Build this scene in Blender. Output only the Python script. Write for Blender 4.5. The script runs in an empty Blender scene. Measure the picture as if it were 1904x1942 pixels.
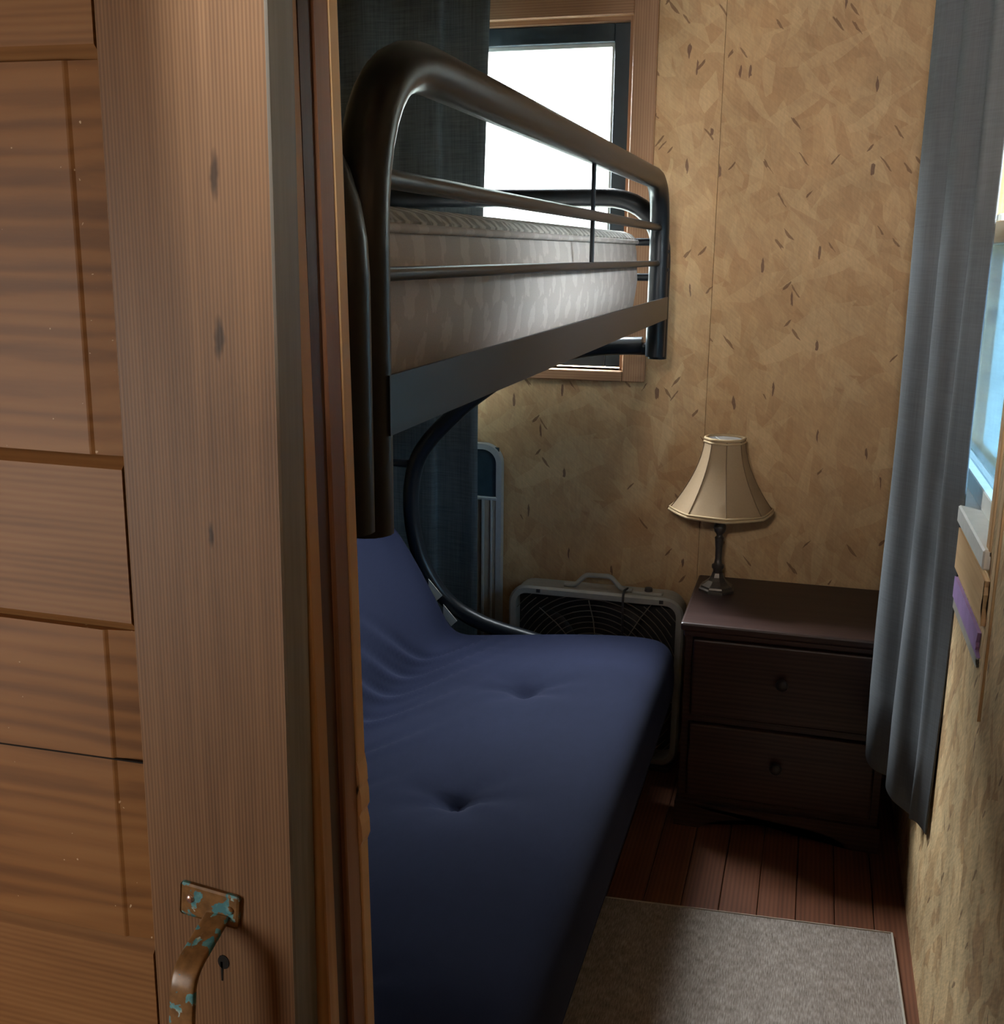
import bpy, bmesh, math, random
from mathutils import Vector, Matrix
random.seed(7)
SC = bpy.context.scene
COL = SC.collection
PI = math.pi

# ------------------------------------------------------------------ camera
CAM_H = 1.5
F_PX = 2065.0
r_ = Vector((0.96129912, 0.07246241, -0.26580669))
d_ = Vector((0.27537062, -0.22237989, 0.93526371))
v_ = Vector((-0.0086614, 0.97226354, 0.23372762))
right = Vector((r_[0], d_[0], -v_[0])); down = Vector((r_[1], d_[1], -v_[1])); fwd = Vector((r_[2], d_[2], -v_[2]))
cd = bpy.data.cameras.new('camera'); cam = bpy.data.objects.new('camera', cd); COL.objects.link(cam)
m = Matrix.Identity(4)
for i in range(3):
    m[i][0] = right[i]; m[i][1] = -down[i]; m[i][2] = -fwd[i]
m.translation = (0, 0, CAM_H)
cam.matrix_world = m
cd.sensor_fit = 'HORIZONTAL'; cd.sensor_width = 36.0; cd.lens = 36.0 * F_PX / 1904.0
cd.clip_start = 0.02; cd.clip_end = 500
SC.camera = cam

# ------------------------------------------------------------------ world: bright overcast sky
SKY = 125.0
w = bpy.data.worlds.new('overcast_sky'); SC.world = w; w.use_nodes = True
bg = w.node_tree.nodes['Background']
bg.inputs[0].default_value = (0.92, 0.96, 1.0, 1); bg.inputs[1].default_value = SKY

SC.view_settings.view_transform = 'Standard'; SC.view_settings.look = 'None'
SC.view_settings.exposure = 0.0; SC.view_settings.gamma = 1.0; SC.view_settings.use_curve_mapping = False
SC.cycles.use_denoising = True
SC.cycles.use_adaptive_sampling = True; SC.cycles.adaptive_threshold = .05
SC.cycles.max_bounces = 7; SC.cycles.diffuse_bounces = 4; SC.cycles.transparent_max_bounces = 12
SC.cycles.sample_clamp_indirect = 8.0

# room dimensions
XR, XL, YB, YP0, YP1, ZC = 0.31, -1.55, 3.14, 0.66, 0.735, 2.4
AX, AY = 1.05, -1.6                                   # the hallway the camera stands in
W1 = (-1.30, -0.530, 1.165, 2.118)                    # back window opening  x0 x1 z0 z1
W2 = (1.86, 3.06, 1.02, 2.05)                         # right window opening y0 y1 z0 z1

def portal(name, loc, rot, sx, sy):
    l = bpy.data.lights.new(name, 'AREA'); l.shape = 'RECTANGLE'; l.size = sx; l.size_y = sy
    l.cycles.is_portal = True
    o = bpy.data.objects.new(name, l); COL.objects.link(o); o.location = loc; o.rotation_euler = rot
portal('back_window_portal', ((W1[0]+W1[1])/2, YB+.13, (W1[2]+W1[3])/2), (-PI/2, 0, 0), W1[1]-W1[0], W1[3]-W1[2])
portal('right_window_portal', (XR+.13, (W2[0]+W2[1])/2, (W2[2]+W2[3])/2), (0, PI/2, 0), W2[3]-W2[2], W2[1]-W2[0])
def fill_lamp(name, loc, rot, sx, sy, watts, col):
    l = bpy.data.lights.new(name, 'AREA'); l.shape = 'RECTANGLE'; l.size = sx; l.size_y = sy; l.energy = watts; l.color = col
    o = bpy.data.objects.new(name, l); COL.objects.link(o); o.location = loc; o.rotation_euler = rot
fill_lamp('hall_rear_fill', (-.165, AY+.02, 2.15), (PI/2, 0, 0), .32, .42, 85.0, (1, .97, .93))  # added lamp behind the camera, no window built; brightens the back wall
fill_lamp('hall_side_fill', (XL+.02, -.7, 1.15), (0, -PI/2, 0), .8, .6, 21.0, (1, .93, .84))  # added lamp on the hallway's left wall, no window there; lights the door face

# ------------------------------------------------------------------ node helpers
class NT:
    def __init__(s, name):
        s.m = bpy.data.materials.new(name); s.m.use_nodes = True
        s.t = s.m.node_tree; s.n = s.t.nodes; s.b = s.n['Principled BSDF']
    def node(s, kind, **kw):
        n = s.n.new(kind)
        for k, v in kw.items(): setattr(n, k, v)
        return n
    def put(s, sock, v):
        if hasattr(v, 'is_output') or isinstance(v, bpy.types.NodeSocket): s.t.links.new(v, sock)
        elif isinstance(v, (tuple, list)) and len(v) == 3 and sock.type == 'RGBA': sock.default_value = (*v, 1)
        else: sock.default_value = v
    def co(s): return s.node('ShaderNodeTexCoord').outputs['Object']
    def map(s, vec, scale=(1,1,1), rot=(0,0,0), loc=(0,0,0)):
        n = s.node('ShaderNodeMapping'); s.put(n.inputs[0], vec)
        n.inputs['Scale'].default_value = scale; n.inputs['Rotation'].default_value = rot; n.inputs['Location'].default_value = loc
        return n.outputs[0]
    def plane(s, vec, a, b):
        sp = s.node('ShaderNodeSeparateXYZ'); s.put(sp.inputs[0], vec)
        c = s.node('ShaderNodeCombineXYZ'); s.put(c.inputs[0], sp.outputs[a]); s.put(c.inputs[1], sp.outputs[b])
        return c.outputs[0]
    def noise(s, vec, scale, detail=3, rough=.55, dist=0):
        n = s.node('ShaderNodeTexNoise'); s.put(n.inputs['Vector'], vec); n.inputs['Scale'].default_value = scale
        n.inputs['Detail'].default_value = detail; n.inputs['Roughness'].default_value = rough; n.inputs['Distortion'].default_value = dist
        return n.outputs['Fac']
    def wave(s, vec, scale, dist=0, detail=2, dscale=1, axis='X', prof='SIN'):
        n = s.node('ShaderNodeTexWave', bands_direction=axis, wave_profile=prof); s.put(n.inputs['Vector'], vec)
        n.inputs['Scale'].default_value = scale; n.inputs['Distortion'].default_value = dist
        n.inputs['Detail'].default_value = detail; n.inputs['Detail Scale'].default_value = dscale
        return n.outputs['Fac']
    def voro(s, vec, scale=1.0):
        n = s.node('ShaderNodeTexVoronoi', voronoi_dimensions='2D'); s.put(n.inputs['Vector'], vec); n.inputs['Scale'].default_value = scale
        sp = s.node('ShaderNodeSeparateColor'); s.put(sp.inputs[0], n.outputs['Color'])
        return sp.outputs[0], sp.outputs[1], n.outputs['Distance']
    def ramp(s, fac, stops, interp='LINEAR'):
        n = s.node('ShaderNodeValToRGB'); s.put(n.inputs[0], fac); cr = n.color_ramp; cr.interpolation = interp
        while len(cr.elements) < len(stops): cr.elements.new(.5)
        for e, (p, c) in zip(cr.elements, stops):
            e.position = p; e.color = (c, c, c, 1) if isinstance(c, (int, float)) else (*c, 1)
        return n.outputs[0]
    def mix(s, fac, a, b, mode='MIX'):
        n = s.node('ShaderNodeMix', data_type='RGBA', blend_type=mode)
        s.put(n.inputs[0], fac); s.put(n.inputs[6], a); s.put(n.inputs[7], b)
        return n.outputs[2]
    def math(s, op, a, b=0.0, c=None):
        n = s.node('ShaderNodeMath', operation=op); s.put(n.inputs[0], a); s.put(n.inputs[1], b)
        if c is not None: s.put(n.inputs[2], c)
        return n.outputs[0]
    def bump(s, h, strength=.3, dist=.002):
        n = s.node('ShaderNodeBump'); s.put(n.inputs['Height'], h); n.inputs['Strength'].default_value = strength
        n.inputs['Distance'].default_value = dist; s.put(s.b.inputs['Normal'], n.outputs[0])
    def out(s, col, rough=.6, metal=0.0, spec=None):
        s.put(s.b.inputs['Base Color'], col); s.put(s.b.inputs['Roughness'], rough); s.b.inputs['Metallic'].default_value = metal
        if spec is not None: s.b.inputs['Specular IOR Level'].default_value = spec
        return s.m

def sr(r, g, b):                                       # sRGB 0-255 to linear
    f = lambda c: (c/255/12.92 if c/255 <= .04045 else ((c/255+.055)/1.055)**2.4)
    return (f(r), f(g), f(b))

def mat_plain(name, col, rough=.5, metal=0.0, var=.12, scale=30, spec=None, bump=0):
    t = NT(name); c = t.co(); n = t.noise(c, scale, 4)
    f = t.ramp(n, [(.25, 1-var), (.75, 1+var)])
    if bump: t.bump(n, bump, .001)
    return t.out(t.mix(1.0, (*col,), f, 'MULTIPLY'), rough, metal, spec)

def mat_osb(name, a, b, gain=1.0, contrast=1.0, seed=0.0, mixf=.48, spread=1.0):
    t = NT(name); p = t.map(t.plane(t.co(), a, b), loc=(seed, seed*1.7, 0))
    L = lambda c: tuple(x*gain for x in c)
    tones = [(0.0, L(sr(172, 132, 92))), (.3, L(sr(186, 147, 104))), (.62, L(sr(198, 162, 116))), (1.0, L(sr(214, 182, 136)))]
    base = t.ramp(t.noise(t.map(p, (9, 30, 1), (0, 0, .5)), 1.0, 4), [(.2, L(sr(178, 138, 96))), (.8, L(sr(196, 157, 110)))])
    col = base
    for k, (ang, sx, sy, th) in enumerate([(.5, 7, 26, .35), (1.25, 8, 30, .5), (-.5, 7, 27, .6), (1.75, 9, 34, .6), (.9, 10, 36, .66)]):
        q = t.map(p, (1, 1, 1), (0, 0, ang), (k*3.1, k*1.3, 0))
        warp = t.node('ShaderNodeTexNoise'); t.put(warp.inputs['Vector'], q); warp.inputs['Scale'].default_value = 7; warp.inputs['Detail'].default_value = 2
        vm = t.node('ShaderNodeVectorMath', operation='MULTIPLY_ADD'); t.put(vm.inputs[0], warp.outputs['Color']); vm.inputs[1].default_value = (.05, .035, 0); t.put(vm.inputs[2], q)
        qs = t.map(vm.outputs[0], (sx, sy, 1))
        pr, tone, dist = t.voro(qs)
        streak = t.noise(t.map(qs, (.6, 5, 1)), 1.0, 3)
        tv = t.math('ADD', t.math('MULTIPLY', tone, .8*contrast), t.math('MULTIPLY_ADD', streak, .45, .0))
        on = t.math('GREATER_THAN', pr, th)
        col = t.mix(t.math('MULTIPLY', on, mixf), col, t.ramp(tv, tones))
    for k, (ang, sx, sy, th, dk) in enumerate([(.9, 22, 115, .991, sr(126, 90, 60)), (-.9, 28, 135, .993, sr(110, 76, 50)), (1.57, 24, 95, .9945, sr(104, 70, 54))]):
        q = t.map(t.map(p, (1, 1, 1), (0, 0, ang), (k*7, k*5, 0)), (sx, sy, 1))
        nz = t.node('ShaderNodeTexNoise'); t.put(nz.inputs['Vector'], q); nz.inputs['Scale'].default_value = 1.2
        vm = t.node('ShaderNodeVectorMath', operation='ADD'); t.put(vm.inputs[0], nz.outputs['Color']); t.put(vm.inputs[1], q)
        pr, tone, dist = t.voro(vm.outputs[0])
        on = t.math('MULTIPLY', t.math('GREATER_THAN', pr, th), t.math('LESS_THAN', dist, .42))
        col = t.mix(t.math('MULTIPLY', on, .8), col, L(dk))
    fib = t.noise(t.map(t.map(p, (1, 1, 1), (0, 0, .7)), (30, 190, 1)), 1.0, 3); fib2 = t.noise(t.map(p, (160, 28, 1)), 1.0, 3)
    cloud = t.noise(p, 6, 3)
    g = t.math('ADD', t.math('ADD', t.math('MULTIPLY', fib, .35), t.math('MULTIPLY', fib2, .3)), t.math('MULTIPLY', cloud, .5))
    col = t.mix(1.0, col, t.ramp(g, [(.38, 1-.22*spread), (.78, 1+.16*spread)]), 'MULTIPLY')
    return t.out(col, .62, 0, .35)

def mat_wood(name, c_dark, c_mid, c_light, along='Z', ring=125, rdist=.6, streak=60, ring_amt=.35, rough=.5, knots=(), stretch=.04, big=4, spots=0):
    """sawn wood: grain runs along one local axis"""
    t = NT(name); co = t.co()
    sc = {'X': (stretch, 1, 1), 'Y': (1, stretch, 1), 'Z': (1, 1, stretch)}[along]
    g = t.map(co, sc)
    cross = {'X': 'Z', 'Y': 'X', 'Z': 'X'}[along]
    fine = t.noise(g, streak, 5, .65)
    wv = t.wave(g, ring, rdist, 3, 1.5, cross)
    bigv = t.noise(t.map(co, tuple(.35 if x != 1 else 1 for x in sc)), big, 3)
    v = t.math('ADD', t.math('MULTIPLY', fine, 1-ring_amt), t.math('MULTIPLY', wv, ring_amt))
    v = t.math('ADD', t.math('MULTIPLY', v, .65), t.math('MULTIPLY', bigv, .35))
    col = t.ramp(v, [(.28, c_dark), (.5, c_mid), (.72, c_light)])
    for (kx, kz, rx, rz) in knots:
        sp = t.node('ShaderNodeSeparateXYZ'); t.put(sp.inputs[0], co)
        wob = t.math('MULTIPLY', t.math('SUBTRACT', t.noise(co, 60, 2), .5), .006)
        dx = t.math('DIVIDE', t.math('ADD', t.math('SUBTRACT', sp.outputs[0], kx), wob), rx); dz = t.math('DIVIDE', t.math('SUBTRACT', sp.outputs[2], kz), rz)
        dd = t.math('ADD', t.math('MULTIPLY', dx, dx), t.math('MULTIPLY', dz, dz))
        col = t.mix(t.ramp(dd, [(.15, .85), (1.0, 0.0)]), col, tuple(x*.25 for x in c_dark))
    if spots:
        pr = t.noise(co, 330, 0); col = t.mix(t.ramp(pr, [(.845, 0.0), (.86, .7)]), col, sr(225, 205, 170))
    t.bump(v, .2, .001)
    return t.out(col, rough, 0, .35)

M = {}
M['osb_back'] = mat_osb('osb_back', 0, 2, 1.0)
M['osb_right'] = mat_osb('osb_right', 1, 2, .98, 1.9, 4.3, .85, 2.4)
M['osb_left'] = mat_plain('hall_board', sr(184, 146, 102), .65, 0, .12, 14); M['osb_front'] = M['osb_left']
M['stile'] = mat_wood('door_stile_wood', sr(92, 68, 48), sr(122, 93, 66), sr(146, 114, 82), 'Z', 118, 1.2, 75, .30, knots=[(-.038, 1.539, .0035, .017), (-.040, 1.440, .004, .016), (-.052, 1.31, .002, .01)], spots=0)
M['rail'] = mat_wood('door_rail_wood', sr(104, 72, 42), sr(134, 97, 59), sr(152, 114, 72), 'X', 60, 2.5, 60, .18, stretch=.07)
M['panel'] = mat_wood('door_panel_wood', sr(98, 66, 37), sr(134, 95, 54), sr(150, 110, 66), 'X', 19, 8, 40, .26, stretch=.08, big=8, spots=1)
M['grey_wood'] = mat_wood('weathered_grey_wood', sr(108, 108, 103), sr(150, 149, 142), sr(178, 176, 168), 'Z', 50, 2, 60, .3)
M['tan_wood'] = mat_wood('tan_pine', sr(150, 112, 70), sr(186, 146, 98), sr(206, 168, 118), 'Z', 40, 2, 60, .3)
M['pale_casing'] = mat_wood('pale_casing_pine', sr(184, 148, 100), sr(214, 180, 130), sr(228, 198, 150), 'Z', 40, 2, 60, .3)
M['dark_board'] = mat_wood('dark_brown_board', sr(60, 38, 28), sr(82, 54, 40), sr(98, 68, 52), 'Z', 40, 2, 60, .25)
M['brown_board'] = mat_wood('red_brown_board', sr(112, 78, 56), sr(142, 104, 78), sr(160, 122, 94), 'Z', 40, 2, 60, .25)
M['cedar_v'] = mat_wood('cedar_casing_upright', sr(136, 98, 70), sr(158, 118, 86), sr(174, 134, 100), 'Z', 45, 2.5, 50, .3)
M['cedar_x'] = mat_wood('cedar_casing_level', sr(136, 98, 70), sr(158, 118, 86), sr(174, 134, 100), 'X', 45, 2.5, 50, .3)
M['pine_y'] = mat_wood('pine_along_wall', sr(196, 154, 108), sr(220, 184, 138), sr(232, 202, 162), 'Y', 40, 2, 50, .3)
M['pine_z'] = mat_wood('pine_upright', sr(196, 154, 108), sr(220, 184, 138), sr(232, 202, 162), 'Z', 40, 2, 50, .3)
M['plank'] = mat_wood('floor_plank_wood', sr(78, 46, 32), sr(108, 66, 46), sr(128, 82, 58), 'Y', 30, 3, 40, .25, .42)
M['mahogany'] = mat_wood('mahogany', sr(40, 27, 25), sr(58, 40, 36), sr(70, 50, 45), 'X', 25, 4, 40, .3, .38)
M['black_metal'] = mat_plain('black_satin_metal', sr(30, 35, 40), .33, 0.0, .08, 60, .38)
M['black_matte'] = mat_plain('black_matte', sr(20, 20, 21), .7)
M['sash'] = mat_plain('dark_teal_sash', sr(38, 50, 56), .45)
M['alum'] = mat_plain('brushed_aluminium', sr(196, 202, 200), .42, .35, .06, 80)
M['alum_panel'] = mat_plain('grey_panel', sr(168, 160, 146), .5, .1)
M['dark_glass'] = mat_plain('dark_glass', sr(58, 76, 84), .15)
M['fan_plastic'] = mat_plain('putty_plastic', sr(164, 160, 148), .45)
M['fan_wire'] = mat_plain('putty_wire', sr(140, 130, 112), .45)
M['fan_dark'] = mat_plain('fan_blade_plastic', sr(58, 54, 50), .5)
M['cord'] = mat_plain('cord_brown', sr(60, 56, 52), .5)
M['shade'] = mat_plain('cream_shade_fabric', sr(160, 132, 98), .8, 0, .05, 200)
M['shade_trim'] = mat_plain('shade_braid', sr(184, 156, 116), .8)
M['shade_rib'] = mat_plain('shade_seam', sr(112, 88, 62), .8)
M['shade_lining'] = mat_plain('shade_lining', sr(226, 224, 222), .8)
M['bronze'] = mat_plain('dark_bronze', sr(92, 84, 76), .38, .6, .2, 60)
M['knob'] = mat_plain('dark_knob', sr(36, 30, 29), .45)
M['purple'] = mat_plain('purple_paint', sr(160, 128, 176), .55)
M['white_paint'] = mat_plain('white_paint', sr(222, 220, 212), .5, 0, .06, 40)
M['ceiling'] = mat_plain('ceiling_board', sr(120, 98, 72), .7)
M['hole'] = mat_plain('keyhole_dark', (.004, .003, .002), .9)
M['screw'] = mat_plain('screw_steel', sr(214, 196, 190), .22, .9)
M['tag'] = mat_plain('tag_cloth', sr(206, 204, 190), .8)
M['foliage'] = mat_plain('pale_leaf_cover', (.105, .115, .10), .8, 0, .3, 2)
M['lake'] = mat_plain('lake_water', (.035, .052, .062), .25, 0, .2, .2)

def mat_fabric(name, col, weave=900, var=.25, rough=.9, streaky=False, sheen=0.0, trans=0.0):
    t = NT(name); c = t.co()
    a = t.noise(t.map(c, (1, 1, .03)), weave*.35, 2); b = t.noise(t.map(c, (.05, .05, 1)), weave*.35, 2)
    n = t.math('ADD', t.math('MULTIPLY', a, .5), t.math('MULTIPLY', b, .5))
    big = t.noise(c, 5, 2)
    v = t.math('ADD', t.math('MULTIPLY', n, .75), t.math('MULTIPLY', big, .25))
    f = t.ramp(v, [(.35, 1-var), (.65, 1+var)])
    t.bump(n, .12, .0008)
    t.out(t.mix(1.0, col, f, 'MULTIPLY'), rough, 0, .2)
    if sheen: t.b.inputs['Sheen Weight'].default_value = sheen; t.b.inputs['Sheen Roughness'].default_value = .5
    return t.m
M['navy'] = mat_fabric('navy_twill', sr(28, 32, 53), 1400, .10, 1.0)
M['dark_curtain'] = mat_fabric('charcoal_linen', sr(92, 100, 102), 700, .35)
M['grey_curtain'] = mat_fabric('slate_curtain_cloth', sr(98, 100, 102), 900, .14)
M['rug'] = None
t = NT('taupe_woven_rug'); c = t.co()
a = t.noise(t.map(c, (1, .12, 1)), 420, 3); b = t.noise(c, 40, 3)
v = t.math('ADD', t.math('MULTIPLY', a, .7), t.math('MULTIPLY', b, .3))
t.bump(a, .4, .002); M['rug'] = t.out(t.ramp(v, [(.3, sr(104, 92, 84)), (.5, sr(142, 130, 120)), (.7, sr(176, 164, 154))]), .95, 0, .1)
M['rug_edge'] = mat_plain('rug_binding', sr(176, 166, 152), .9)

t = NT('damask_ticking'); c = t.co(); sp = t.node('ShaderNodeSeparateXYZ'); t.put(sp.inputs[0], c)
wob = t.math('MULTIPLY', t.noise(c, 30, 3), 5.0); wob2 = t.math('MULTIPLY', t.noise(t.map(c, (1, 1, 1), (0, 0, 0), (3, 5, 1)), 24, 3), 6.0)
u = t.math('COSINE', t.math('ADD', t.math('MULTIPLY', sp.outputs[1], 2*PI/.085), wob))
vv = t.math('COSINE', t.math('ADD', t.math('MULTIPLY', sp.outputs[2], 2*PI/.11), wob2))
pm = t.math('ADD', t.math('MULTIPLY', u, vv), t.math('MULTIPLY', t.noise(c, 60, 3), .9))
fine = t.noise(c, 600, 2)
col = t.mix(t.ramp(pm, [(.62, 0.0), (.86, 1.0)]), sr(180, 171, 163), sr(195, 187, 179))
col = t.mix(.15, col, t.ramp(fine, [(.3, .3), (.7, 1.0)]), 'MULTIPLY')
M['damask'] = t.out(col, .7, 0, .3)
t = NT('quilted_ticking'); c = t.co()
q = t.wave(t.map(c, (1, 1, 1), (0, 0, .6)), 14, 4, 2, 3)
t.bump(q, .6, .006); M['quilt'] = t.out(t.ramp(q, [(.2, sr(150, 146, 138)), (.8, sr(196, 192, 182))]), .75, 0, .3)

t = NT('brass_with_blue_paint'); c = t.co()
n1 = t.noise(c, 55, 4, .6, .4); n2 = t.noise(c, 90, 3)
col = t.ramp(t.noise(c, 120, 3), [(.3, sr(104, 78, 48)), (.7, sr(140, 106, 66))])
msk = t.ramp(n1, [(.555, 0.0), (.575, 1.0)])
paint = t.ramp(n2, [(.4, sr(58, 120, 132)), (.55, sr(96, 156, 162)), (.66, sr(190, 198, 186))])
M['brass_paint'] = t.out(t.mix(msk, col, paint), t.math('MULTIPLY_ADD', msk, .3, .32), 0, .5)

def mat_glass(name, tint=(1, 1, 1)):
    t = NT(name); n = t.n; n.remove(t.b); o = n['Material Output']
    tr = t.node('ShaderNodeBsdfTransparent'); tr.inputs[0].default_value = (*tint, 1)
    gl = t.node('ShaderNodeBsdfGlossy'); gl.inputs['Roughness'].default_value = .02
    ge = t.node('ShaderNodeNewGeometry'); dt = t.node('ShaderNodeVectorMath', operation='DOT_PRODUCT')
    t.put(dt.inputs[0], ge.outputs['Normal']); t.put(dt.inputs[1], ge.outputs['Incoming'])
    fr = t.math('MULTIPLY_ADD', t.math('POWER', t.math('SUBTRACT', 1.0, t.math('ABSOLUTE', dt.outputs['Value'])), 5.0), .96, .04)   # Schlick reflectance of a thin pane
    mx = t.node('ShaderNodeMixShader'); t.t.links.new(fr, mx.inputs[0]); t.t.links.new(tr.outputs[0], mx.inputs[1]); t.t.links.new(gl.outputs[0], mx.inputs[2])
    t.t.links.new(mx.outputs[0], o.inputs[0]); return t.m
M['glass'] = mat_glass('window_glass', (.93, .96, .97)); M['film_glass'] = mat_glass('blue_film_glass', (.26, .36, .43))

# ------------------------------------------------------------------ mesh helpers
def empty(name, loc=(0, 0, 0)):
    o = bpy.data.objects.new(name, None); COL.objects.link(o); o.location = loc; o.empty_display_size = .05; return o
def tag(o, label, cat, group=None, kind=None):
    o['label'] = label; o['category'] = cat
    if group: o['group'] = group
    if kind: o['kind'] = kind
    return o
def wloc(p):
    v = Vector((0, 0, 0))
    while p: v += p.location; p = p.parent
    return v
def build(name, bm, mat, parent=None, smooth=False, origin=None, local=False, angle=None):
    """link bm (world coordinates) as ONE mesh object; under a parent it is shifted into the parent's frame"""
    bmesh.ops.recalc_face_normals(bm, faces=bm.faces)
    off = Vector((0, 0, 0))
    if parent and not local: off = wloc(parent)
    if origin is not None: off = Vector(origin)
    if off.length: bmesh.ops.translate(bm, verts=bm.verts, vec=-off)
    me = bpy.data.meshes.new(name); bm.to_mesh(me); bm.free()
    for mm in (mat if isinstance(mat, (list, tuple)) else [mat]): me.materials.append(M[mm])
    if smooth:
        me.polygons.foreach_set('use_smooth', [True]*len(me.polygons))
        if angle: me.set_sharp_from_angle(angle=angle)
    o = bpy.data.objects.new(name, me); COL.objects.link(o)
    if parent:
        o.parent = parent
        if origin is not None: o.location = Vector(origin) - wloc(parent)
    elif origin is not None: o.location = origin
    return o
def box(bm, x0, x1, y0, y1, z0, z1, bev=0.0, seg=1):
    vs = [bm.verts.new((x, y, z)) for x in (x0, x1) for y in (y0, y1) for z in (z0, z1)]
    fs = [(0, 1, 3, 2), (4, 6, 7, 5), (0, 4, 5, 1), (2, 3, 7, 6), (0, 2, 6, 4), (1, 5, 7, 3)]
    faces = [bm.faces.new([vs[i] for i in f]) for f in fs]
    if bev:
        es = list({e for f in faces for e in f.edges})
        bmesh.ops.bevel(bm, geom=es, offset=bev, segments=seg, affect='EDGES', profile=.5)
    return bm
def B(*a, **k): return box(bmesh.new(), *a, **k)
def prism(bm, poly, axis, a0, a1):
    """poly of 2D points in the plane across axis ('X': (y,z), 'Y': (x,z), 'Z': (x,y))"""
    def p3(p, a): return {'X': (a, p[0], p[1]), 'Y': (p[0], a, p[1]), 'Z': (p[0], p[1], a)}[axis]
    A = [bm.verts.new(p3(p, a0)) for p in poly]; C = [bm.verts.new(p3(p, a1)) for p in poly]
    n = len(poly)
    for i in range(n): bm.faces.new((A[i], A[(i+1) % n], C[(i+1) % n], C[i]))
    f = bm.faces.new(A); g = bm.faces.new(C[::-1]); bmesh.ops.triangulate(bm, faces=[f, g])
    return bm
def plate_hole(bm, axis, a0, a1, outer, holes):
    """slab across axis with rectangular holes; outer/hole = (u0,u1,v0,v1)"""
    us = sorted({outer[0], outer[1], *[h[0] for h in holes], *[h[1] for h in holes]}); vs = sorted({outer[2], outer[3], *[h[2] for h in holes], *[h[3] for h in holes]})
    us = [u for u in us if outer[0] <= u <= outer[1]]; vs = [q for q in vs if outer[2] <= q <= outer[3]]
    def p3(u, q, a): return {'X': (a, u, q), 'Y': (u, a, q), 'Z': (u, q, a)}[axis]
    cache = {}
    def V(u, q, a):
        k = (u, q, a)
        if k not in cache: cache[k] = bm.verts.new(p3(u, q, a))
        return cache[k]
    solid = {}
    for i in range(len(us)-1):
        for j in range(len(vs)-1):
            cu, cv = (us[i]+us[i+1])/2, (vs[j]+vs[j+1])/2
            solid[i, j] = not any(h[0] < cu < h[1] and h[2] < cv < h[3] for h in holes)
    for (i, j), s in solid.items():
        if not s: continue
        u0, u1, q0, q1 = us[i], us[i+1], vs[j], vs[j+1]
        for a in (a0, a1): bm.faces.new([V(u0, q0, a), V(u1, q0, a), V(u1, q1, a), V(u0, q1, a)])
        for (di, dj, e) in ((-1, 0, ((u0, q0), (u0, q1))), (1, 0, ((u1, q0), (u1, q1))), (0, -1, ((u0, q0), (u1, q0))), (0, 1, ((u0, q1), (u1, q1)))):
            if not solid.get((i+di, j+dj), False):
                (ua, qa), (ub, qb) = e
                bm.faces.new([V(ua, qa, a0), V(ub, qb, a0), V(ub, qb, a1), V(ua, qa, a1)])
    return bm
def smooth_path(pts, n=8, closed=False):
    pts = [Vector(p) for p in pts]; out = []
    N = len(pts)
    for i in range(N if closed else N-1):
        p0 = pts[(i-1) % N] if (closed or i > 0) else pts[0]; p1 = pts[i]; p2 = pts[(i+1) % N]; p3 = pts[(i+2) % N] if (closed or i+2 < N) else pts[-1]
        for k in range(n):
            t = k/n
            out.append(.5*((2*p1)+(-p0+p2)*t+(2*p0-5*p1+4*p2-p3)*t*t+(-p0+3*p1-3*p2+p3)*t**3))
    if not closed: out.append(pts[-1])
    return out
def fillet(pts, rad, n=8):
    """polyline with rounded corners"""
    pts = [Vector(p) for p in pts]; out = [pts[0]]
    for i in range(1, len(pts)-1):
        a, b, c = pts[i-1], pts[i], pts[i+1]; r = rad[i-1] if isinstance(rad, (list, tuple)) else rad
        u = (a-b).normalized(); v = (c-b).normalized(); r = min(r, (a-b).length*.49, (c-b).length*.49)
        p, q = b+u*r, b+v*r
        for k in range(n+1):
            t = k/n; out.append((1-t)**2*p+2*t*(1-t)*b+t*t*q)
    out.append(pts[-1]); return out
def tube(bm, pts, rad, seg=12, closed=False, flat=None, cap=True, power=1.0):
    """sweep a round (or flat=(a,b) elliptic) section along pts"""
    pts = [Vector(p) for p in pts]; N = len(pts); rings = []
    cp = lambda c: math.copysign(abs(c)**power, c)
    T = []
    for i in range(N):
        a = pts[i-1] if (i or closed) else pts[0]; b = pts[(i+1) % N] if (i < N-1 or closed) else pts[-1]
        T.append((b-a).normalized())
    ref = Vector((0, 0, 1)) if abs(T[0].z) < .9 else Vector((1, 0, 0))
    nrm = (ref-T[0]*ref.dot(T[0])).normalized()
    for i in range(N):
        nrm = (nrm-T[i]*nrm.dot(T[i])).normalized(); bi = T[i].cross(nrm)
        r = rad[i] if isinstance(rad, (list, tuple)) else rad
        ra, rb = (r, r) if flat is None else flat
        rings.append([bm.verts.new(pts[i]+nrm*ra*cp(math.cos(2*PI*(k+.5)/seg))+bi*rb*cp(math.sin(2*PI*(k+.5)/seg))) for k in range(seg)])
    for i in range(N if closed else N-1):
        A, C = rings[i], rings[(i+1) % N]
        for k in range(seg): bm.faces.new((A[k], A[(k+1) % seg], C[(k+1) % seg], C[k]))
    if cap and not closed: bm.faces.new(rings[0][::-1]); bm.faces.new(rings[-1])
    return bm
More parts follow.
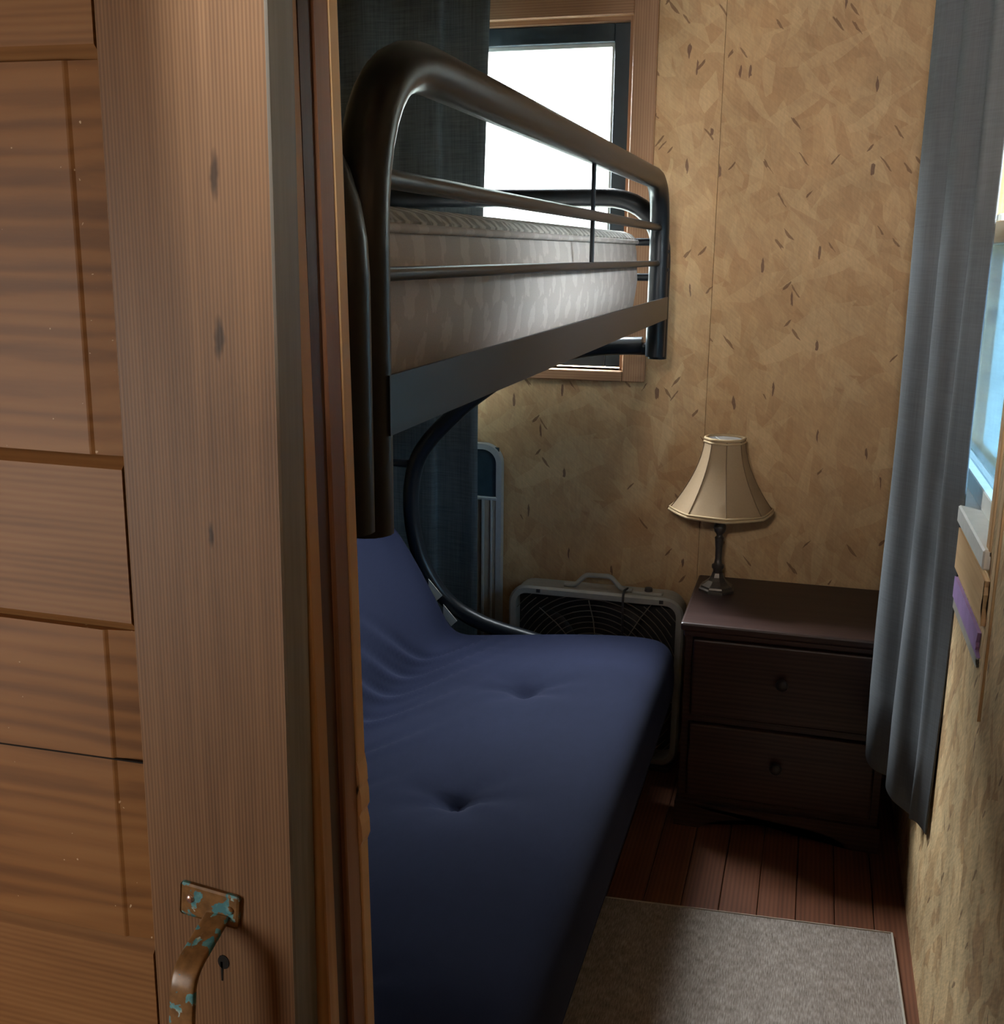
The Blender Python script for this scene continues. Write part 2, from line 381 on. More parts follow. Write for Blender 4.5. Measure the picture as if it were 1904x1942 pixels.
def lathe(bm, prof, cx, cy, seg=24, rot=0.0, caps=(True, True)):
    rings = [[bm.verts.new((cx+r*math.cos(rot+2*PI*k/seg), cy+r*math.sin(rot+2*PI*k/seg), z)) for k in range(seg)] for r, z in prof]
    for A, C in zip(rings, rings[1:]):
        for k in range(seg): bm.faces.new((A[k], A[(k+1) % seg], C[(k+1) % seg], C[k]))
    if caps[0]: bm.faces.new(rings[0][::-1])
    if caps[1]: bm.faces.new(rings[-1])
    return bm
def solidify(o, t, offset=0):
    md = o.modifiers.new('thickness', 'SOLIDIFY'); md.thickness = t; md.offset = offset

# ================================================================== SETTING
# ---- floor of planks
fl = build('floor', B(XL-.06, AX+.06, AY-.06, YB+.08, -.06, -.0125), 'dark_board'); tag(fl, 'dark red-brown plank floor of the cabin room', 'floor', kind='structure')
pw = .0875; x = -.0365 - pw*18
while x < AX:
    x0, x1 = max(x, XL), min(x+pw, AX)
    if x1-x0 > .01:
        build('plank', B(x0+.0009, x1-.0009, AY, YB, -.0125, 0, bev=.0014), 'plank', fl)
    x += pw
# ---- back wall with a window opening, clad in two sheets of strand board
wb = build('wall_back', plate_hole(bmesh.new(), 'Y', YB, YB+.13, (XL-.1, XR+.13, -.06, ZC), [W1]), 'osb_back')
tag(wb, 'strand board wall behind the lamp and the fan', 'wall', kind='structure')
build('osb_panel', plate_hole(bmesh.new(), 'Y', YB-.011, YB, (XL, -.2885, 0, ZC), [W1]), 'osb_back', wb)
build('osb_panel', B(-.2865, XR, YB-.0115, YB, 0, ZC), 'osb_back', wb, origin=(.7, YB, .4))
# ---- right wall
wr = build('wall_right', plate_hole(bmesh.new(), 'X', XR, XR+.13, (YP0, YB+.13, -.06, ZC), [W2]), 'osb_right')
tag(wr, 'strand board wall under the side window', 'wall', kind='structure')
build('osb_panel', plate_hole(bmesh.new(), 'X', XR-.011, XR, (1.7605, YB-.012, 0, ZC), [W2]), 'osb_right', wr)
build('osb_panel', B(XR-.0150, XR, YP1, 1.7535, 0, ZC), 'osb_right', wr, origin=(XR, 3.3, .7))
# ---- left wall, ceiling, partition, hallway shell
wl = build('wall_left', B(XL-.1, XL, AY, YB, -.06, ZC), 'osb_left'); tag(wl, 'strand board wall behind the bunk bed', 'wall', kind='structure')
ce = build('ceiling', B(XL-.1, AX+.1, AY-.1, YB+.13, ZC, ZC+.08), 'ceiling'); tag(ce, 'board ceiling over the cabin room', 'ceiling', kind='structure')
bm = bmesh.new(); box(bm, XL, -.40, YP0, YP1, 0, ZC); box(bm, -.40, XR, YP0, YP1, 2.25, ZC); box(bm, XR, AX, YP0-.0, YP0+.075, 0, ZC)
wf = build('wall_front', bm, 'osb_front'); tag(wf, 'partition wall with the doorway behind the panelled door', 'wall', kind='structure')
wh = build('wall_rear', B(XL-.1, AX+.1, AY-.1, AY, -.06, ZC), 'osb_front'); tag(wh, 'rear strand board wall of the hallway', 'wall', kind='structure')
wp = build('added_passage_wall', B(-.43, -.36, AY, .365, 0, ZC), 'osb_left'); tag(wp, 'added wall that keeps the rear hallway lamp off the door', 'wall', kind='structure')  # unseen wall added to keep the rear lamp off the door
wk = build('added_half_wall', B(-.36, AX, -.50, -.43, 0, 1.85), 'osb_front'); tag(wk, 'added low wall that shades the lower back wall', 'wall', kind='structure')  # unseen low wall added to shade the lower part of the back wall
wq = build('wall_hall', B(AX, AX+.1, AY, YP0+.075, -.06, ZC), 'osb_right'); tag(wq, 'strand board side wall of the hallway', 'wall', kind='structure')
gr = build('ground', B(-60, 120, -60, 120, -1.3, -1.2), 'lake'); tag(gr, 'blue-grey lake water seen through the side window', 'water', kind='structure')

def bank(name, fn, label, seed, top):
    bm = bmesh.new(); rnd = random.Random(seed); nx, ny = 40, 14; grid = []
    for i in range(nx+1):
        row = []
        for j in range(ny+1):
            u = j/ny; a, b = fn(i/nx, u+rnd.uniform(-.03, .03)); row.append(bm.verts.new((a, b, -1.2+top*u**1.2+rnd.uniform(-.35, .35)*u)))
        grid.append(row)
    for a, b in zip(grid, grid[1:]):
        for j in range(ny): bm.faces.new((a[j], b[j], b[j+1], a[j+1]))
    tag(build(name, bm, 'foliage'), label, 'hillside', kind='structure')
bank('hillside', lambda p, u: (-24+44*p, 5.5+5.5*u), 'leafy hillside glaring white beyond the back window', 11, 6.7)
bank('added_shore_bank', lambda p, u: (16+5*u, -20+80*p), 'added leafy bank cutting low sky light at the side window', 12, 7.0)  # bank added to cut low sky light reaching the upper mattress
ev = build('sky_block_slab', B(XR+.13, XR+1.35, -1.5, 5.0, 2.12, 2.20), 'ceiling'); tag(ev, 'added roof slab blocking sky light outside the side window', 'sky_block_slab', kind='structure')  # unseen overhang added to dim the sky light entering the side window

# ---- back window: cedar casing, reveal, dark sash, pane
x0, x1, z0, z1 = W1
wn = empty('window_1', ((x0+x1)/2, YB, z0)); tag(wn, 'dark framed window with cedar casing above the bunk bed', 'window', kind='structure')
cw = .066; yf = YB-.011
build('casing', B(x1, x1+cw, yf-.018, yf, z0-.03, z1+.09, bev=.002), 'cedar_v', wn)
build('casing', B(x0-cw, x0, yf-.018, yf, z0-.03, z1+.09, bev=.002), 'cedar_v', wn)
build('casing', B(x0, x1, yf-.018, yf, z1, z1+.09, bev=.002), 'cedar_x', wn)
build('sill', B(x0-.0, x1+.0, yf-.024, YB+.05, z0-.03, z0, bev=.002), 'pine_x' if 'pine_x' in M else 'cedar_x', wn)
bm = bmesh.new(); box(bm, x1-.012, x1, YB-.005, YB+.06, z0, z1); build('reveal', bm, 'cedar_v', wn)
bm = bmesh.new(); box(bm, x0, x1-.012, YB-.005, YB+.06, z1-.012, z1); build('reveal', bm, 'cedar_x', wn)
sw = .047; ys0, ys1 = YB+.02, YB+.06
a0, a1, c0, c1 = x0+.004, x1-.012, z0+.006, z1-.012
for nm, bb in (('sash_stile', (a1-sw, a1, ys0, ys1, c0, c1)), ('sash_stile', (a0, a0+sw, ys0, ys1, c0, c1)), ('sash_rail', (a0+sw, a1-sw, ys0, ys1, c1-sw, c1)), ('sash_rail', (a0+sw, a1-sw, ys0, ys1, c0, c0+.05))):
    build(nm, B(*bb, bev=.002), 'sash', wn)
bd = .010
for bb in ((a1-sw-bd, a1-sw, ys1-.018, ys1-.004, c0+.05, c1-sw), (a0+sw, a0+sw+bd, ys1-.018, ys1-.004, c0+.05, c1-sw), (a0+sw+bd, a1-sw-bd, ys1-.018, ys1-.004, c1-sw-bd, c1-sw), (a0+sw+bd, a1-sw-bd, ys1-.018, ys1-.004, c0+.05, c0+.05+bd)):
    build('glazing_bead', B(*bb), 'white_paint', wn)
build('pane', B(a0+sw, a1-sw, ys1-.012, ys1-.008, c0+.05, c1-sw), 'glass', wn)

# ---- right window: pine frame, two sashes, boards underneath
y0, y1, z0, z1 = W2
wn = empty('window_2', (XR, (y0+y1)/2, z0)); tag(wn, 'bright pine framed sash window behind the slate curtain', 'window', kind='structure')
xf = XR-.011
build('frame_jamb', B(xf-.004, XR+.10, y1-.035, y1, z0, z1, bev=.002), 'pine_z', wn)
build('frame_jamb', B(xf-.004, XR+.10, y0, y0+.03, z0, z1, bev=.002), 'pine_z', wn)
build('frame_head', B(xf-.004, XR+.10, y0+.03, y1-.035, z1-.03, z1, bev=.002), 'pine_y', wn)
build('sill', B(xf-.012, XR+.10, y0+.0, y1, z0-.022, z0+.012, bev=.003), 'white_paint', wn)
ya, yb = y0+.03, y1-.035; zm = 1.52
build('meeting_rail', B(XR+.002, XR+.05, ya, yb, zm, zm+.042, bev=.002), 'pine_y', wn)
build('sash_rail', B(XR+.012, XR+.05, ya, yb, z0+.012, z0+.05, bev=.002), 'white_paint', wn)
for (p, q) in ((ya, ya+.03), (yb-.03, yb)):
    build('sash_stile', B(XR+.012, XR+.05, p, q, z0+.05, zm, bev=.002), 'white_paint', wn)
    build('sash_stile', B(XR+.05, XR+.08, p, q, zm+.042, z1-.03, bev=.002), 'pine_z', wn)
build('pane', B(XR+.030, XR+.034, ya+.03, yb-.03, z0+.05, zm), 'film_glass', wn)
build('pane', B(XR+.064, XR+.068, ya+.03, yb-.03, zm+.042, z1-.03), 'glass', wn)
bm = bmesh.new(); lathe(bm, [(.008, 0), (.012, .004), (.012, .014), (.006, .018)], 0, 0, 10); bmesh.ops.translate(bm, verts=bm.verts, vec=(XR+.02, 2.36, zm+.04)); build('sash_lock', bm, 'alum', wn)

def ragged(bm, x0, x1, ya, yb, z0, z1, seed):
    """board along the wall whose near end is splintered"""
    rnd = random.Random(seed); pts = [(yb, z0), (yb, z1)]; n = 7
    for k in range(n): pts.append((ya+rnd.uniform(-.012, .014), z1+(z0-z1)*(k+.5)/n))
    return prism(bm, pts, 'X', x0, x1)
tr = empty('trim_1', (xf, 2.3, .80)); tag(tr, 'bare pine apron board nailed under the side window sill', 'trim', kind='structure')
build('board', ragged(bmesh.new(), xf-.008, xf, 1.845, 2.74, .905, .992, 3), 'pine_y', tr)
tr = empty('trim_2', (xf, 2.3, .80)); tag(tr, 'narrow purple painted batten below the pine apron board', 'trim', kind='structure')
build('board', ragged(bmesh.new(), xf-.006, xf, 1.858, 2.72, .848, .893, 5), 'purple', tr)
build('paint_edge', ragged(bmesh.new(), xf-.004, xf, 1.86, 2.72, .828, .8475, 8), 'alum_panel', tr)
tr = empty('trim_3', (xf, 1.8, .84)); tag(tr, 'split pine upright covering the seam beside the side window', 'trim', kind='structure')
rnd = random.Random(2); pts = [(1.795, ZC), (1.765, ZC)] + [(1.768+rnd.uniform(-.002, .002), .9-.02*k) for k in range(4)] + [(1.772, .77), (1.785, .80), (1.795, .86)]
build('board', prism(bmesh.new(), pts, 'X', xf-.006, xf), 'pine_z', tr)

# ---- door jamb beside the open door
jb = empty('trim_4', (-.40, .66, 0)); tag(jb, 'layered jamb boards at the edge of the doorway', 'trim', kind='structure')
def lean(bm, k=.0137):
    for v in bm.verts: v.co.x -= (v.co.z-1.3)*k
    return bm
H = 2.25
build('casing', lean(B(-.43, -.3241, .657, .6735, 0, H, bev=.001), .0116), 'tan_wood', jb)
build('jamb_board', lean(B(-.43, -.3248, .6735, .692, 0, H), .0085), 'dark_board', jb)
build('jamb_board', lean(B(-.43, -.3216, .692, .7155, 0, H, bev=.0012), .0127), 'brown_board', jb)
cs = build('casing', lean(B(-.43, -.3206, .7155, .7305, 0, H, bev=.001), .0140), 'pale_casing', jb)
for i, (za, zb, dx) in enumerate(((1.108, 1.086, .004), (1.088, 1.066, .0065), (1.062, 1.040, .0055))):
    bm = prism(bmesh.new(), [(-.3250, za), (-.3222+dx*.3, za+.006), (-.3212+dx*.4, za-.004), (-.3204+dx*.3, zb+.006), (-.3225, zb-.004), (-.326, zb+.004)], 'Y', .7150, .7312)
    build('splinter', lean(bm), 'pine_z', cs)

# ================================================================== DOOR
TH = .0104
dr = empty('door_1', (-.3385, .62, .004)); dr.rotation_euler = (0, TH, 0)
tag(dr, 'panelled wooden door with worn brass pull slid open beside the doorway', 'door', kind='structure')
DW, DH, DT, SW = .78, 2.03, .034, .1165
def dpart(name, bm, mat, parent=dr, **k): return build(name, bm, mat, parent, local=True, **k)
bm = bmesh.new(); prism(bm, [(-SW, .0012), (-SW+.0012, 0), (-.0015, 0), (0, .0015), (0, DT), (-SW, DT)], 'Z', 0, DH)
for f in bm.faces:
    if f.calc_center_median().x > -.0012: f.material_index = 1
st = dpart('stile', bm, ['stile', 'grey_wood'])
dpart('stile', prism(bmesh.new(), [(-DW, 0), (-DW+SW-.0012, 0), (-DW+SW, .0012), (-DW+SW, DT), (-DW, DT)], 'Z', 0, DH), 'stile')
rails = [(0, .236), (.497, .606), (.869, .977), (1.240, 1.349), (1.616, 1.724), (1.93, DH)]
for z0, z1 in rails:
    pr = [(0, z0+.010), (0, z1-.0), (.012, z1+.012), (DT, z1+.012), (DT, z0-.012), (.012, z0-.012 if z0 > .1 else z0)]
    if z0 < .1: pr = [(0, z0), (0, z1), (.012, z1+.012), (DT, z1+.012), (DT, z0)]
    elif z1 > 2: pr = [(0, z0), (0, z1), (DT, z1), (DT, z0-.012), (.012, z0-.012)]
    else: pr = [(0, z0), (0, z1), (.012, z1+.012), (DT, z1+.012), (DT, z0-.012), (.012, z0-.012)]
    dpart('rail', prism(bmesh.new(), pr, 'X', -DW+SW+.001, -SW-.0012), 'rail')
def raised(z0, z1):
    bm = bmesh.new(); xa, xb = -DW+SW, -SW
    loops = [(0, .0075), (.0240, .0044), (.0262, .0033), (.0275, .0030)]
    prev = None
    for ins, y in loops:
        ring = [bm.verts.new(p) for p in ((xa+ins, y, z0+ins*.02), (xb-ins, y, z0+ins*.02), (xb-ins, y, z1-ins*.02), (xa+ins, y, z1-ins*.02))]
        if prev:
            for k in range(4): bm.faces.new((prev[k], prev[(k+1) % 4], ring[(k+1) % 4], ring[k]))
        else: first = ring
        prev = ring
    bm.faces.new(prev)
    bk = [bm.verts.new((v.co.x, .028, v.co.z)) for v in first]
    for k in range(4): bm.faces.new((first[k], first[(k+1) % 4], bk[(k+1) % 4], bk[k]))
    bm.faces.new(bk); return bm
for (a, b) in zip(rails, rails[1:]):
    lo, hi = a[1]+.008, b[0]-.008
    if abs(a[1]-.977) < .01:                              # this panel is split along a glue line
        dpart('panel', raised(lo, hi), 'panel')
        dpart('panel_crack', prism(bmesh.new(), [(-DW+SW, 1.1195), (-SW, 1.1325), (-SW, 1.1336), (-DW+SW, 1.1206)], 'Y', .0026, .0055), 'hole')
    else: dpart('panel', raised(lo, hi), 'panel')
# worn brass pull, two screws, keyhole
hd = empty('handle', (0, 0, 0)); hd.parent = dr
bm = B(-.024, .024, -.0026, 0, -.0135, .0135, bev=.0025, seg=2)
R = Matrix.Rotation(.09, 4, 'Y'); bmesh.ops.transform(bm, matrix=R, verts=bm.verts)
bmesh.ops.translate(bm, verts=bm.verts, vec=(-.0660, 0, 1.0310)); bl = bm
build('backplate', bl, 'brass_paint', hd, local=True)
path = fillet([(-.0600, -.002, 1.0230), (-.0615, -.046, 1.0060), (-.0640, -.052, .935), (-.0640, -.046, .872), (-.0640, -.002, .858)], [.014, .02, .014], 8)
bm = bmesh.new(); tube(bm, path, 1, 20, flat=(.0026, .0098), power=.35); build('grip', bm, 'brass_paint', hd, smooth=True, local=True, angle=.9)
bm = B(-.090, -.042, -.0026, 0, .8425, .8695, bev=.0025, seg=2); build('backplate', bm, 'brass_paint', hd, local=True)
for (sx, sz) in ((-.0815, 1.0335), (-.0495, 1.0300)):
    bm = bmesh.new(); bmesh.ops.create_uvsphere(bm, u_segments=12, v_segments=8, radius=.0034)
    bmesh.ops.scale(bm, verts=bm.verts, vec=(1, .5, 1)); bmesh.ops.translate(bm, verts=bm.verts, vec=(sx, -.0026, sz)); build('screw', bm, 'screw' if sx < -.06 else 'brass_paint', hd, smooth=True, local=True)
pts = [(.0052*math.cos(a)*.9-.058, .984+.0058*math.sin(a)) for a in [2*PI*k/14 for k in range(14)]]
dpart('keyhole', prism(prism(bmesh.new(), pts, 'Y', -.0004, .002), [(-.0605, .984), (-.0585, .984), (-.0592, .968), (-.0604, .968)], 'Y', -.0004, .002), 'hole')

# ================================================================== BUNK BED
XF, XK = -.40, -1.40                                   # front and rear tube planes
YN, YFa = .94, 2.845                                   # guard-rail uprights
YEN, YEF = .893, 2.893                                 # end-frame uprights
bk = empty('futon_bunk_bed', (XF, .9, 0)); tag(bk, 'black tubular metal bunk bed with a futon underneath', 'bed')
TR = .0245
ZT = 1.683
for X in (XF, XK):
    pts = fillet([(X, YN, 1.235), (X, YN, ZT-.006), (X, YFa, ZT-.012), (X, YFa, 1.235)], [.17, .15], 10)
    bm = bmesh.new(); tube(bm, pts, TR, 16); g = build('guard_rail', bm, 'black_metal', bk, smooth=True, angle=.9)
    for z, r, d in ((1.565, .0095, 0.0), (1.477, .0072, 0.0)):
        bm = bmesh.new(); tube(bm, [(X, YN, z), (X, YFa, z-.006)], r, 10); build('guard_bar', bm, 'black_metal', g, smooth=True, angle=.9)
    for yy in (1.985,):
        bm = bmesh.new(); tube(bm, [(X, yy, 1.474), (X, yy, 1.66), (X, yy, 1.668)], [.0042, .0042, .010], 8); build('guard_rod', bm, 'black_metal', g, smooth=True, angle=.9)
    s = 1 if X == XF else -1
    prof = [(X+s*.012, 1.331), (X+s*.026, 1.331), (X+s*.026, 1.387), (X+s*.022, 1.387), (X+s*.022, 1.336), (X-s*.02, 1.336), (X-s*.02, 1.331)]
    build('side_rail', prism(bmesh.new(), prof, 'Y', YN-.005, YFa+.012), 'black_metal', bk)
for (Y, s) in ((YEN, 1), (YEF, -1)):
    zb = 1.248 if s == 1 else 1.225
    rear = 0.0
    pts = fillet([(XF, Y, zb), (XF, Y, 1.635), (XK, Y, 1.635), (XK, Y, 0.0)], [.16, .16], 10)
    bm = bmesh.new(); tube(bm, pts, TR, 16); e = build('end_frame', bm, 'black_metal', bk, smooth=True, angle=.9)
    for z in (1.524, 1.435, 1.250):
        bm = bmesh.new(); tube(bm, [(XF, Y, z), (XK, Y, z)], .010 if z > 1.3 else .017, 10); build('end_bar', bm, 'black_metal', e, smooth=True, angle=.9)
    # the big C-shaped side of the futon
    A = [(-.44, 1.258), (-.60, 1.245), (-.76, 1.195), (-.90, 1.105), (-1.0, 1.015), (-1.065, .935), (-1.092, .855), (-1.097, .765), (-1.085, .675), (-1.055, .59), (-.985, .495), (-.875, .437), (-.688, .395), (-.52, .35), (-.44, .26), (-.42, .12), (-.42, 0.0)]
    bm = bmesh.new(); tube(bm, smooth_path([(a, Y-.0*s, z) for a, z in A], 5), .0235, 14); build('side_arm', bm, 'black_metal', bk, smooth=True, angle=.9)
    bm = bmesh.new(); tube(bm, [(-1.09, Y, .90), (XK, Y, .90)], .012, 10); build('end_bar', bm, 'black_metal', e, smooth=True, angle=.9)
    bm = bmesh.new(); prism(bm, [(-1.27, 1.03), (-1.20, 1.03), (-1.215, .75), (-1.27, .80)], 'Y', Y-.003, Y+.003); build('gusset_plate', bm, 'fan_dark', e)
    bm = bmesh.new(); tube(bm, [(-.43, Y, .14), (XK, Y, .14)], .014, 10); build('end_bar', bm, 'black_metal', e, smooth=True, angle=.9)
# lower seat frame, its slats and the upper slats
for X, z in ((-.42, .245), (-1.10, .235)):
    bm = bmesh.new(); box(bm, X-.016, X+.016, YEN, YEF, z-.018, z+.018, bev=.003); build('seat_rail', bm, 'black_metal', bk)
bm = bmesh.new(); box(bm, -1.36, -1.33, YEN+.02, YEF-.02, .66, .70, bev=.003); build('back_rail', bm, 'black_metal', bk)
n = 9
for k in range(n):
    y = 1.03+k*(1.72/(n-1))
    build('slat', B(XK, XF, y-.025, y+.025, 1.336, 1.343), 'black_metal', bk)
    build('seat_slat', B(-1.10, -.42, y-.02, y+.02, .262, .270), 'black_metal', bk)
for yy in (YFa,):                                      # welded studs on the front post
    for z in (1.50, 1.455):
        bm = bmesh.new(); bmesh.ops.create_uvsphere(bm, u_segments=8, v_segments=6, radius=.005); bmesh.ops.translate(bm, verts=bm.verts, vec=(XF+TR-.001, yy, z)); build('bolt', bm, 'black_metal', bk, smooth=True)

# ---- upper mattress: patterned border, quilted top, piping
mt = empty('mattress', (-.9, 1.9, 1.343)); tag(mt, 'grey damask patterned mattress lying on the top bunk', 'mattress')
MX0, MX1, MY0, MY1, MZ0, MZ1 = -1.365, -.435, 1.0, 2.775, 1.343, 1.545
def rrect(x0, x1, y0, y1, r, n=5):
    out = []
    for cx, cy, a in ((x1-r, y1-r, 0), (x0+r, y1-r, PI/2), (x0+r, y0+r, PI), (x1-r, y0+r, 1.5*PI)):
        for k in range(n+1): out.append((cx+r*math.cos(a+PI/2*k/n), cy+r*math.sin(a+PI/2*k/n)))
    return out
def loft(bm, layers):
    prev = None
    for (ins, z, r) in layers:
        ring = [bm.verts.new((x, y, z)) for x, y in rrect(MX0+ins, MX1-ins, MY0+ins, MY1-ins, max(.02, .07-ins*.3))]
        if prev:
            for k in range(len(ring)): bm.faces.new((prev[k], prev[(k+1) % len(ring)], ring[(k+1) % len(ring)], ring[k]))
        else: bm.faces.new(ring[::-1])
        prev = ring
    bm.faces.new(prev); return bm
build('border', loft(bmesh.new(), [(.02, MZ0, 0), (.006, MZ0+.008, 0), (.0, MZ0+.05, 0), (-.004, 1.43, 0), (0, 1.50, 0), (.004, 1.522, 0)]), 'damask', mt, smooth=True, angle=.7)
bm = loft(bmesh.new(), [(.004, 1.522, 0), (.003, 1.530, 0), (.012, 1.540, 0), (.03, 1.5465, 0), (.09, 1.5475, 0)])
build('quilted_top', bm, 'quilt', mt, smooth=True, angle=.7)
for z, nm in ((1.522, 'piping'), (1.350, 'piping')):
    bm = bmesh.new(); i = .0 if z > 1.5 else .006
    tube(bm, [(x, y, z) for x, y in rrect(MX0+i, MX1-i, MY0+i, MY1-i, .07)], .0055, 8, closed=True); build(nm, bm, 'damask', mt, smooth=True)

# ---- futon mattress folded into seat and back
prof = [(-.36, .272), (-.325, .282), (-.309, .312), (-.307, .37), (-.316, .425), (-.345, .456), (-.40, .466), (-.50, .463), (-.62, .452), (-.76, .436), (-.86, .424), (-.915, .420), (-.948, .430), (-.972, .458),
        (-1.005, .52), (-1.055, .61), (-1.105, .69), (-1.145, .738), (-1.185, .762), (-1.225, .755), (-1.248, .72), (-1.235, .66), (-1.19, .56), (-1.145, .45), (-1.105, .35), (-1.06, .295), (-1.0, .275), (-.85, .272), (-.6, .272)]
Pp = smooth_path([(a, 0, b) for a, b in prof], 5, closed=True)
P2 = [(p.x, p.z) for p in Pp]; NP = len(P2)
area = sum(P2[i][0]*P2[(i+1) % NP][1]-P2[(i+1) % NP][0]*P2[i][1] for i in range(NP))
nrmls = []
for i in range(NP):
    tx, tz = P2[(i+1) % NP][0]-P2[i-1][0], P2[(i+1) % NP][1]-P2[i-1][1]; L = math.hypot(tx, tz) or 1
    nx, nz = (tz/L, -tx/L)
    nrmls.append((nx, nz) if area > 0 else (-nx, -nz))
ys = []
y = .945; FY0, FY1 = .945, 2.862
NY = 150
for k in range(NY+1):
    u = k/NY; ys.append(FY0+(FY1-FY0)*(u+ .0))
ys = sorted(set([FY0+d for d in (0, .003, .008, .016)]+[FY1-d for d in (0, .003, .008, .016)]+ys[3:-3]))
tufts = [(-.625, 1.28), (-.622, 1.862), (-.628, 2.437), (-1.08, 1.57), (-1.08, 2.15)]
def wrinkle(x, y, z):
    d = 0.0
    for tx, ty in tufts:
        dz = (z-.66) if tx < -1 else 0
        rr = math.hypot(x-tx, y-ty) if tx > -1 else math.hypot(math.hypot(x-tx, dz), y-ty)
        d -= .030*math.exp(-(rr/.026)**2)+.014*math.exp(-(rr/.085)**2)
        if rr < .25: d += .0035*math.exp(-(rr/.12)**2)*math.cos(7*math.atan2(y-ty, x-tx)+ty*5)*min(1, rr/.04)
    # folds fanning out of the crease at the far end
    if -1.15 < x < -.66:
        q = (y-2.74)+(x+.93)*-.0
        for k, (yo, sl, amp) in enumerate(((2.60, -1.9, .011), (2.47, -1.9, .010), (2.34, -1.8, .009), (2.18, -1.6, .008), (1.95, -1.5, .007), (1.7, -1.4, .006), (1.4, -1.4, .006))):
            line = (y-yo)-(-sl)*(x+.93)*1.0
            w_ = math.exp(-((x+.90)/.13)**2)
            d += amp*w_*(math.exp(-(line/.022)**2)-.9*math.exp(-((line-.042)/.020)**2))
    d += .0025*math.sin(y*9+x*5)*math.sin(x*11)
    return d
bm = bmesh.new(); rings = []
RE = .032
for y in ys:
    e = min(y-FY0, FY1-y); ins = RE-math.sqrt(max(0, RE*RE-(RE-e)**2)) if e < RE else 0
    ring = []
    for (a, b), (nx, nz) in zip(P2, nrmls):
        top = nz > -.15 and b > .30 and nx > -.7
        d = wrinkle(a, y, b) if top and e > .02 else 0
        ring.append(bm.verts.new((a+nx*(d-ins), y, b+nz*(d-ins))))
    rings.append(ring)
for A, C in zip(rings, rings[1:]):
    for k in range(NP): bm.faces.new((A[k], A[(k+1) % NP], C[(k+1) % NP], C[k]))
f = bm.faces.new(rings[0][::-1]); g = bm.faces.new(rings[-1]); bmesh.ops.triangulate(bm, faces=[f, g], ngon_method='EAR_CLIP')
fu = empty('futon_mattress', (-.8, 1.9, .27)); tag(fu, 'tufted navy blue futon mattress folded on the lower bunk', 'mattress')
build('cover', bm, 'navy', fu, smooth=True)
for tx, ty in tufts[:3]:
    bm = bmesh.new(); bmesh.ops.create_uvsphere(bm, u_segments=10, v_segments=6, radius=.008); bmesh.ops.scale(bm, verts=bm.verts, vec=(1, 1, .5)); bmesh.ops.translate(bm, verts=bm.verts, vec=(tx, ty, .412)); build('tuft', bm, 'navy', fu, smooth=True)
bm = bmesh.new(); tube(bm, [(-.318, y, .284) for y in (FY0+.05, 1.5, 2.2, FY1-.05)], .0035, 8); build('piping', bm, 'navy', fu, smooth=True)
for (xa, za) in ((-1.02, .535), (-.975, .462)):
    bm = bmesh.new(); prism(bm, [(xa-.012, za+.035), (xa+.030, za-.012), (xa+.012, za-.03), (xa-.012, za-.0)], 'Y', FY1-.006, FY1-.004); build('label_tag', bm, 'tag', fu)

# ================================================================== LEFT CURTAIN (dark) and rod
def curtain(name, plan, z0, z1, mat, thick, nz=10, hem=None):
    pts = smooth_path([(a, b, 0) for a, b in plan], 6); bm = bmesh.new(); rows = []
    for j in range(nz+1):
        u = j/nz; row = []
        for i, p in enumerate(pts):
            zz = z0+(z1-z0)*u + (hem(i/len(pts)) if hem and j == 0 else 0)
            row.append(bm.verts.new((p.x, p.y, zz)))
        rows.append(row)
    for A, C in zip(rows, rows[1:]):
        for k in range(len(pts)-1): bm.faces.new((A[k], A[k+1], C[k+1], C[k]))
    return bm
plan = [(-1.53, 3.045), (-1.46, 3.02), (-1.38, 3.05), (-1.29, 3.028), (-1.20, 3.045), (-1.085, 3.03), (-1.07, 3.048), (-1.0, 3.040), (-.955, 3.028), (-.938, 3.03)]
cu = empty('dark_curtain', (-1.2, 3.03, .02)); tag(cu, 'charcoal linen curtain hanging behind the bunk bed over half the window', 'curtain')
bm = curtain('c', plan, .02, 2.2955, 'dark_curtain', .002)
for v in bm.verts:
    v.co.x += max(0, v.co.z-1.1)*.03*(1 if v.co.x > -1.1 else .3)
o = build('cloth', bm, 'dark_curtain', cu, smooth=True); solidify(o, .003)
bm = bmesh.new(); box(bm, -.978, -.936, 3.0245, 3.0265, .02, 1.05)
for v in bm.verts: v.co.x += 0
for i, (rx0, rx1, ry, rz) in enumerate(((-1.54, -.50, 3.035, 2.305),)):
    rd = empty('curtain_rod', (-1.0, ry, rz)); tag(rd, 'thin black curtain rod above the cedar cased window', 'curtain rod')
    b2 = bmesh.new(); tube(b2, [(rx0, ry, rz), (rx1, ry, rz)], .009, 12); build('rod', b2, 'black_metal', rd, smooth=True, angle=.9)
    for bx in (rx0+.03, rx1-.03):
        b3 = bmesh.new(); tube(b3, [(bx, ry, rz), (bx, YB-.011, rz)], .006, 8); build('bracket', b3, 'black_metal', rd)
bm.free()

